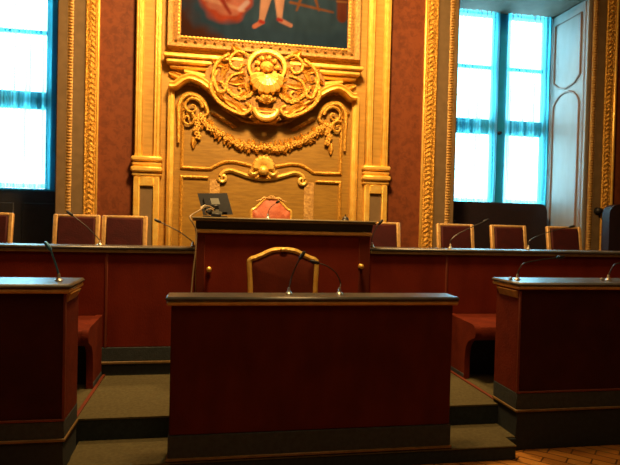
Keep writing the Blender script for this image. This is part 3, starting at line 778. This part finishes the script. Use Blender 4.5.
MB().box(X(hx0-.012), X(hx1+.012), -.022, .6, Z(1.478), Z(1.510), .008).build('gilt_band', BAND, hd)
mb = MB(); mb.prism([(-.012, Z(1.515)), (.6, Z(1.515)), (.6, Z(1.585)), (-.05, Z(1.585)), (-.042, Z(1.56)), (-.02, Z(1.535))], X(hx0-.008), X(hx1+.008), 'X'); mb.build('cove', DARKBAND, hd)
MB().box(X(hx0-.04), X(hx1+.04), -.065, .64, Z(1.598), Z(1.618), .008).build('desk_top', SLABH, hd)
MB().box(X(hx0-.036), X(hx1+.036), -.06, .63, Z(1.582), Z(1.598), .006).build('brass_edge', EDGED, hd)
# desk bell at the right end of the top
bxl, bzl = at(345.5, 214, HY+.12)
bell = thing('desk_bell', 'small dark desk bell on right end of the presiding desk', 'bell', (bxl, HY+.12, 1.618))
MB().lathe([(.035, 0), (.035, .006), (.03, .01), (.03, .012), (.024, .026), (.012, .036), (0, .038)], (0, 0, 0), 16).build('bell_dome', STEMM, bell)
MB().lathe([(.004, .036), (.004, .048), (.007, .05), (.006, .056), (0, .058)], (0, 0, 0), 10).build('button', BLACK, bell)

# ------------------------------------------------------------------ benches behind the front side desks
def bench(label, xend, xfar):
    s_ = 1 if xend > xfar else -1
    b = thing('upholstered_bench', label, 'bench', (xend, ROWY, Z2))
    prof = [(0, 0), (-.35, 0), (-.35, .17), (-.365, .27), (-.41, .34), (-.48, .375), (-.53, .40), (-.54, .445), (-.52, .49), (-.48, .505), (0, .52)]
    a = smooth_path(prof[2:10], 4)
    pr = prof[:2]+a+prof[10:]
    mb = MB(); mb.prism([(y-.024, z+.002) for y, z in pr], 0, -s_*.05, 'X'); mb.build('end_panel', SEATRED, b)
    mb = MB(); mb.prism([(y-.024, z) for y, z in [(0, .36), (-.40, .35), (-.48, .375), (-.53, .40), (-.536, .445), (-.515, .485), (-.48, .50), (0, .515)]], -s_*.05, -s_*abs(xfar-xend), 'X'); mb.build('seat', SEATRED, b)
    mb = MB(); mb.box(-s_*.05, -s_*abs(xfar-xend), -.24, -.024, 0.0, .355, 0); mb.build('base', PLINTHD, b)
    mb = MB(); mb.box(-s_*-.004, -s_*.05, -.365, -.024, 0, .045, .004); mb.build('end_plinth', PLINTH, b)
    return b
bench('red upholstered bench behind the front left desk, curved end panel toward aisle', -.875, -4.3)
bench('red upholstered bench behind the front right desk, curved end panel toward aisle', 2.225, 5.8)

# ------------------------------------------------------------------ chairs
def rotx(a, o): return Matrix.Translation(o) @ Matrix.Rotation(a, 4, 'X') @ Matrix.Translation(-Vector(o))
def row_chair(label, loc, rz=0):
    "faces -Y; origin on the floor under the seat; top of back 1.065 high"
    c = thing('side_chair', label, 'chair', loc, rz, 'gilt framed chairs behind the rear desks')
    w = .226; T = rotx(radians(-9), (0, .22, .46))
    h = 1.07
    for s_ in (1, -1):
        mb = MB(); mb.box(s_*(w-.045), s_*w, .20, .245, .44, h, .010, T); mb.build('back_post', CHGOLD, c)
        mb = MB(); mb.box(s_*(w-.045), s_*(w-.005), -.22, -.18, 0, .42, .006); mb.build('leg', CHGOLD, c)
        mb = MB(); mb.box(s_*(w-.045), s_*(w-.005), .20, .24, 0, .44, .006); mb.build('leg', CHGOLD, c)
    mb = MB(); mb.box(-w+.04, w-.04, .203, .242, h-.03, h, .008, T); mb.build('top_rail', CHGOLD, c)
    mb = MB(); mb.box(-w+.04, w-.04, .203, .242, .52, .56, .008, T); mb.build('lower_rail', CHGOLD, c)
    mb = MB(); mb.box(-w+.047, w-.047, .188, .235, .555, h-.028, .014, T); mb.build('back_pad', CHAIRRED, c)
    mb = MB(); mb.box(-w, w, -.23, .22, .38, .43, .010); mb.build('seat_frame', CHGOLD, c)
    mb = MB(); mb.box(-w+.01, w-.01, -.235, .20, .42, .485, .025); mb.build('seat', CHAIRRED, c)
    return c
CY = 5.72
def cxat(a, b, y=223): return (at(a, y, CY+.31)[0]+at(b, y, CY+.31)[0])/2
spots = [(-28, 6.5, 'leftmost dark red chair, below the left window, cut by picture edge'),
         (53, 101, 'dark red chair with gilt frame below the left window carved surround'),
         (102, 148, 'dark red chair with gilt frame in front of the left damask panel'),
         (359, 402, 'dark red chair partly hidden by right end of presiding desk'),
         (435, 475, 'dark red chair below left edge of the right window'),
         (488, 528, 'dark red chair below middle of the right window'),
         (544, 583, 'dark red chair below the pale open shutter')]
c0 = None
for a, b, lab in spots:
    x = cxat(a, b)
    if c0 is None: c0 = row_chair(lab, (x, CY, ZD))
    else: dup(c0, (x, CY, ZD), 0, lab)

def arch_outline(w, h0, h1, hs):
    "serpentine chair-back outline, x right, z up"
    L = [(-w, h0), (-w*.95, h0+(hs-h0)*.5), (-w*.99, hs-.05), (-w*.95, hs-.005), (-w*.80, hs+.012), (-w*.58, hs+(h1-hs)*.5), (-w*.36, h1-.010), (-w*.15, h1), (0, h1)]
    return L
def armchair(name, label, loc, w, h1, hs, padm, tube_r, crest, rz=0):
    c = thing(name, label, 'chair', loc, rz)
    T = rotx(radians(-7), (0, .22, .46))
    half = smooth_path(arch_outline(w, .50, h1, hs), 5); full = half+[(-x, z) for x, z in reversed(half[:-1])]
    pts = [tuple(T @ Vector((x, .22, z))) for x, z in full]
    mb = MB(); mb.tube(pts, tube_r, 8); mb.build('back_frame', GOLD, c)
    inner = [(x*.95, .50+(z-.50)*.975) for x, z in full]
    mb = MB(); n = len(inner)
    v0 = [T @ Vector((x, .215, z)) for x, z in inner]; v1 = [T @ Vector((x, .25, z)) for x, z in inner]
    vi = [T @ Vector((x*.8, .185, .60+(z-.60)*.86)) for x, z in inner]
    mb.add(v0+v1+vi, [tuple(range(n, 2*n))]+[tuple(range(2*n, 3*n))[::-1]]+[(i, (i+1) % n, (i+1) % n+n, i+n) for i in range(n)]+[(i, 2*n+i, 2*n+(i+1) % n, (i+1) % n) for i in range(n)])
    mb.build('back_pad', padm, c)
    mb = MB()
    M = T
    if crest:
        for k in range(7):
            a = radians(20+k*23.3); p = [M @ Vector((cos(a)*.05*t, .205, h1-.005+sin(a)*.045*t)) for t in (.2, .6, 1)]; mb.tube(p, [.006, .011, .005], 6)
        for s_ in (1, -1):
            p = [M @ Vector((s_*x, .21, h1+z)) for x, z in ((.03, 0), (.08, .012), (.12, -.018), (.17, -.03))]; mb.tube(p, [.008, .014, .012, .005], 6)
        mb.build('crest', GOLDD, c)
    else:
        mb.blob(tuple(M @ Vector((0, .2, h1))), (.035, .02, .02)); mb.build('crest', GOLD, c)
    for s_ in (1, -1):
        mb = MB(); mb.tube(smooth_path([(s_*w*.98, .22, .70), (s_*w*1.12, .05, .69), (s_*w*1.15, -.12, .68), (s_*w*1.12, -.17, .665)], 4), .02, 8); mb.build('arm', GOLD, c)
        mb = MB(); mb.tube([(s_*w*1.12, -.12, .68), (s_*w*1.02, -.10, .56), (s_*w*1.0, -.12, .44)], .018, 8); mb.build('arm_support', GOLD, c)
        for y, rk in ((-.20, .03), (.20, .0)):
            mb = MB(); mb.tube(smooth_path([(s_*w*.9, y, .42), (s_*(w*.9+rk), y-rk*.4, .28), (s_*w*.86, y, .12), (s_*(w*.88), y-rk*.5, .0)], 4), [.03-.015*i/12 for i in range(13)], 8); mb.build('leg', GOLD, c)
    mb = MB(); mb.box(-w*1.02, w*1.02, -.24, .24, .37, .43, .015); mb.build('seat_frame', GOLD, c)
    mb = MB(); mb.box(-w, w, -.245, .20, .42, .50, .035); mb.build('seat', padm, c)
    return c
# clerk's chair between the front desk and the presiding desk (standing on the platform)
CYf = 4.28
xa_, zt1 = at(283.5, 249.5, CYf+.29); zs1 = at(283, 259, CYf+.29)[1]
wA = (at(317.5, 265, CYf+.29)[0]-at(250, 265, CYf+.29)[0])/2
armchair('armchair', 'gilt armchair with arched red back between front desk and presiding desk', (xa_, CYf, Z2), wA, (zt1-Z2), (zs1-Z2), VELVET, .023, False)
# president's chair, on a low podium behind the high desk
PY = 6.0; PZ = ZD+.18
struct(MB().box(CX-.8, CX+.85, 5.65, 6.45, ZD, PZ, .01).build('trim_60', RISER, smooth=False))
xp, zp = at(271.5, 197.5, PY+.3); zps = at(272, 209.5, PY+.3)[1]; wP = (at(292, 208, PY+.3)[0]-at(252, 208, PY+.3)[0])/2
armchair('armchair', 'rose upholstered armchair with carved gold crest behind the presiding desk', (xp, PY, PZ), wP, zp-PZ-.012, zps-PZ, PINKRED, .014, True)

# dark upholstered sofa in the right window recess, and its fellow at the right edge
def sofa(label, xa, xb, y, zt, name='sofa'):
    cx = (xa+xb)/2; w = (xb-xa)/2; s = thing(name, label, 'sofa' if w > .5 else 'chair', (cx, y, ZD)); h = zt-ZD
    r = .14; out = [(-w, .3), (-w, h-r)]+[(-w+r-r*cos(t), h-r+r*sin(t)) for t in [k*pi/2/6 for k in range(1, 7)]]+[(w-r+r*sin(t), h-r+r*cos(t)) for t in [k*pi/2/6 for k in range(0, 6)]]+[(w, h-r), (w, .3)]
    MB().prism(out, .05, .2).build('backrest', DARKLEA, s)
    MB().box(-w+.02, w-.02, -.42, .06, .30, .47, .04).build('seat', DARKLEA, s)
    for s_ in (1, -1):
        MB().box(s_*(w-.09), s_*w, -.42, .06, .30, .68, .035).build('armrest', DARKLEA, s)
        for yy in (-.36, .14): MB().lathe([(.018, 0), (.03, .2), (.032, .31)], (s_*(w-.07), yy, 0), 10).build('leg', BLACK, s)
    return s
a_, zz_ = at(549.5, 204, 7.98); b_, _ = at(456, 204, 7.98)
sofa('dark wine leather sofa standing in the right window recess', WRl+.06, min(a_, WRr-.12), 7.98, zz_)
a2, z2_ = at(612.5, 204, 6.95)
sofa('dark leather armchair against red wall at right picture edge', a2, a2+.78, 6.95, z2_, 'leather_armchair')

# ------------------------------------------------------------------ monitor and cable on the presiding desk
MY = HY+.28
q = [at(198, 192.5, MY), at(226.5, 189.5, MY), at(233, 214.5, MY), at(203, 216, MY)]
mcx = sum(p[0] for p in q)/4; mcz = sum(p[1] for p in q)/4
mon = thing('monitor', 'black computer monitor seen from behind on left end of presiding desk', 'monitor', (mcx, MY, 1.618))
hm = q[0][1]-q[3][1]; wm = q[1][0]-q[0][0]
Zb = .022
T = Matrix.Translation((0, 0, 0))
slant = (q[2][0]-q[1][0])
def mp_(u, v, y):    # u -.5..5, v 0..1 along the leaning back
    return (u*wm*1.05+slant*(.5-v)*.9, y+.06*(v)-.02, Zb+v*(q[0][1]-1.618-Zb)+.0+.012*u)
def slab_m(mb, u0, u1, v0, v1, y0, y1):
    vs = [mp_(u, v, y) for y in (y0, y1) for u, v in ((u0, v0), (u1, v0), (u1, v1), (u0, v1))]
    mb.add(vs, [(0,1,2,3), (7,6,5,4), (0,4,5,1), (1,5,6,2), (2,6,7,3), (3,7,4,0)])
mb = MB(); slab_m(mb, -.5, .5, 0, 1, 0, .025); mb.build('screen_case', PLASTIC, mon, smooth=False)
mb = MB(); slab_m(mb, -.34, .34, .12, .8, -.022, .001); rh = mb.build('rear_housing', PLASTIC, mon, smooth=False)
mb = MB(); slab_m(mb, -.12, .16, .48, .76, -.026, -.021); mb.build('rear_plate', LABELG, rh, smooth=False)
mb = MB(); mb.box(-.035, .035, -.06, -.02, 0, .11, .006); mb.build('stand_neck', PLASTIC, mon)
mb = MB(); mb.box(-.11, .11, -.10, .09, 0, .012, .004); mb.build('stand_foot', PLASTIC, mon)
# leads tangled at the foot of the monitor
cb_ = thing('power_cable', 'pale cable looping beside monitor and hanging down desk left corner', 'cable', (hx0, HY, 1.618))
p1 = at(203.5, 207, HY+.10); R_c = lambda p, y: (p[0]-hx0, y, p[1]-1.618)
pts = [R_c(at(214, 209, HY+.15), .15), R_c(at(208, 206, HY+.1), .10), R_c(p1, .06), R_c(at(200, 210, HY+.02), .02), (-.045, -.02, .012), (-.052, -.075, -.02)]+[R_c(at(x, y, HY-.05), -.05) for x, y in ((196, 230), (196.5, 250), (198, 270), (199, 292), (199.5, 315))]
pts = [(-abs(p[0]) if i > 3 else p[0], p[1], max(p[2], .008) if i < 4 else p[2]) for i, p in enumerate(pts)]
MB().tube(smooth_path(pts, 6), .0065, 8).build('lead', CABLE, cb_)
MB().tube([Vector(pts[2])+Vector((-.02, 0, -.012)), Vector(pts[2])+Vector((.02, 0, .012))], [.012, .014], 10).build('plug', WHITEP, cb_)
MB().tube(smooth_path([(.10, .12, .012), (.07, .10, .05), (.12, .09, .07), (.16, .11, .03), (.13, .13, .008)], 5), .006, 6).build('loop', CABLE, cb_)
# papers/cards clutter
pc = thing('paper_holder', 'small pale card holder in front of the monitor on presiding desk', 'holder', (at(213, 212, HY+.08)[0]+.03, HY+.04, 1.618))
MB().box(-.04, .04, -.01, .03, 0, .03, .004).build('holder_base', PLASTIC, pc)
for k in range(3):
    MB().box(-.03+.02*k, .0+.02*k, .0+.008*k, .003+.008*k, .02, .055+.012*(k % 2), 0, Matrix.Rotation(.2*(k-1), 4, 'Y')).build('card', LABELG, pc, smooth=False)

# ------------------------------------------------------------------ microphones
def mic(label, base, path, studs=1, dirx=1, r=.0045, head_l=.055, head_m=PLASTIC, stem=STEMM, group='gooseneck microphones'):
    b = Vector(base); m_ = thing('gooseneck_microphone', label, 'microphone', base, 0, group)
    MB().lathe([(.024, 0), (.024, .006), (.016, .012), (.010, .02), (.009, .04), (.006, .045)], (0, 0, 0), 14).build('base', CHROME, m_)
    if studs > 1: MB().lathe([(.013, 0), (.013, .012), (.008, .02), (0, .022)], (-.055, 0, 0), 12).build('button', CHROME, m_)
    pts = smooth_path([(0, 0, .04)]+[tuple(Vector(p)-b) for p in path], 6)
    MB().tube(pts, r, 7).build('gooseneck', stem, m_)
    e = Vector(pts[-1]); d = (e-Vector(pts[-3])).normalized()
    MB().tube([e-d*.01, e, e+d*head_l*.5, e+d*head_l*.9, e+d*head_l], [.008, .012, .013, .011, .004], 10).build('microphone_head', head_m, m_)
    return m_
def M3(px_, py_, Y): a, b = at(px_, py_, Y); return (a, Y, b)
def base_at(px_, Y, z): return (at(px_, 290, Y)[0], Y, z)
BLUEM = mat('blue_lit_steel', (.10, .32, .55), .3, .6, None, 10)  # blue window light on the microphone put into its metal colour
mic('microphone on clerk desk leaning right, in front of the gilt chair', base_at(289, 3.62, 1.122), [M3(292, 276, 3.66), M3(297, 264, 3.67), M3(300.5, 258, 3.68)])
mic('microphone on clerk desk arching over to the left', base_at(339.5, 3.62, 1.122), [M3(340.5, 283, 3.66), M3(336, 273, 3.66), M3(327, 266, 3.67), M3(318, 263, 3.68)], r=.004)
mic('bluish upright microphone on the front left desk', base_at(58.5, 3.62, 1.20), [M3(56, 265, 3.62), M3(51.5, 252, 3.6), M3(50, 249, 3.6)], r=.006, stem=BLUEM, head_m=BLUEM)
mic('microphone at inner end of the front right desk, bent far right', base_at(517, 3.8, 1.205), [M3(520, 268, 3.8), M3(525, 263, 3.8), M3(542, 259.5, 3.8), M3(558, 257.5, 3.8)], 2)
mic('microphone on the front right desk at right picture edge', base_at(608, 3.8, 1.205), [M3(612, 268, 3.8), M3(616, 264, 3.8), M3(632, 260, 3.8), M3(645, 258, 3.8)], 2)
RYm = ROWY+.14
mic('microphone on left rear desk with head before the pilaster foot', base_at(192, RYm, 1.350), [M3(188, 238, RYm), M3(178, 231, RYm), M3(160, 222, RYm)])
mic('microphone on left rear desk in front of the gilt framed chair', base_at(99, RYm, 1.350), [M3(96, 236, RYm), M3(86, 226, RYm), M3(72, 215, RYm)], r=.004)
mic('microphone on right rear desk next to the presiding desk', base_at(371, RYm, 1.372), [M3(372, 238, RYm), M3(376, 228, RYm), M3(379, 224, RYm)])
mic('microphone on right rear desk below left edge of right window', base_at(449, RYm, 1.372), [M3(451, 240, RYm), M3(458, 234, RYm), M3(472, 227, RYm), M3(484, 221.5, RYm)])
mic('microphone on right rear desk between the two chairs nearest the shutter', base_at(527, RYm, 1.372), [M3(530, 240, RYm), M3(540, 235, RYm), M3(556, 230, RYm), M3(570, 227, RYm)], r=.004)
mic('microphone on presiding desk in front of the rose chair', (at(268, 215, HY+.2)[0], HY+.2, 1.618), [M3(269, 210, HY+.2), M3(272, 206, HY+.2), M3(277, 202.5, HY+.2)], r=.003, head_l=.03)

# ------------------------------------------------------------------ light
def area(name, loc, target, size, power, col, sy=None):
    l = bpy.data.lights.new(name, 'AREA'); l.energy = power; l.color = col; l.size = size
    if sy: l.shape = 'RECTANGLE'; l.size_y = sy
    o = bpy.data.objects.new(name, l); COL.objects.link(o); o.location = loc
    o.rotation_euler = (Vector(target)-Vector(loc)).to_track_quat('-Z', 'Y').to_euler(); return o
WARM = (1, .61, .24)
c_l = area('chandelier_light', (CX, 4.0, 5.9), (CX, 7.4, 2.9), .8, 300, WARM); c_l.data.spread = radians(125)
area('added_wall_wash', (CX, 6.4, 6.9), (CX, 7.4, 3.0), .6, 240, WARM)  # added unseen light raking down the gilded wall, no fitting there
area('room_light', (CX, .6, 6.6), (CX, 5.0, 1.0), 2.2, 62, WARM)
SKYC = (.5, .86, 1.0)
for a, b in ((WLl, WLr), (WRl, WRr)):
    area('daylight', ((a+b)/2, 9.5, 3.4), ((a+b)/2, 7, 3.2), 3.2, 300, SKYC, 4.4)
w = bpy.data.worlds.new('sky'); SC.world = w; w.use_nodes = True
bg = w.node_tree.nodes['Background']; bg.inputs[0].default_value = (.60, .90, 1, 1); bg.inputs[1].default_value = 6
SC.view_settings.view_transform = 'Standard'; SC.view_settings.look = 'None'; SC.view_settings.exposure = 0
SC.cycles.max_bounces = 6; SC.cycles.transparent_max_bounces = 12; SC.cycles.sample_clamp_indirect = 4
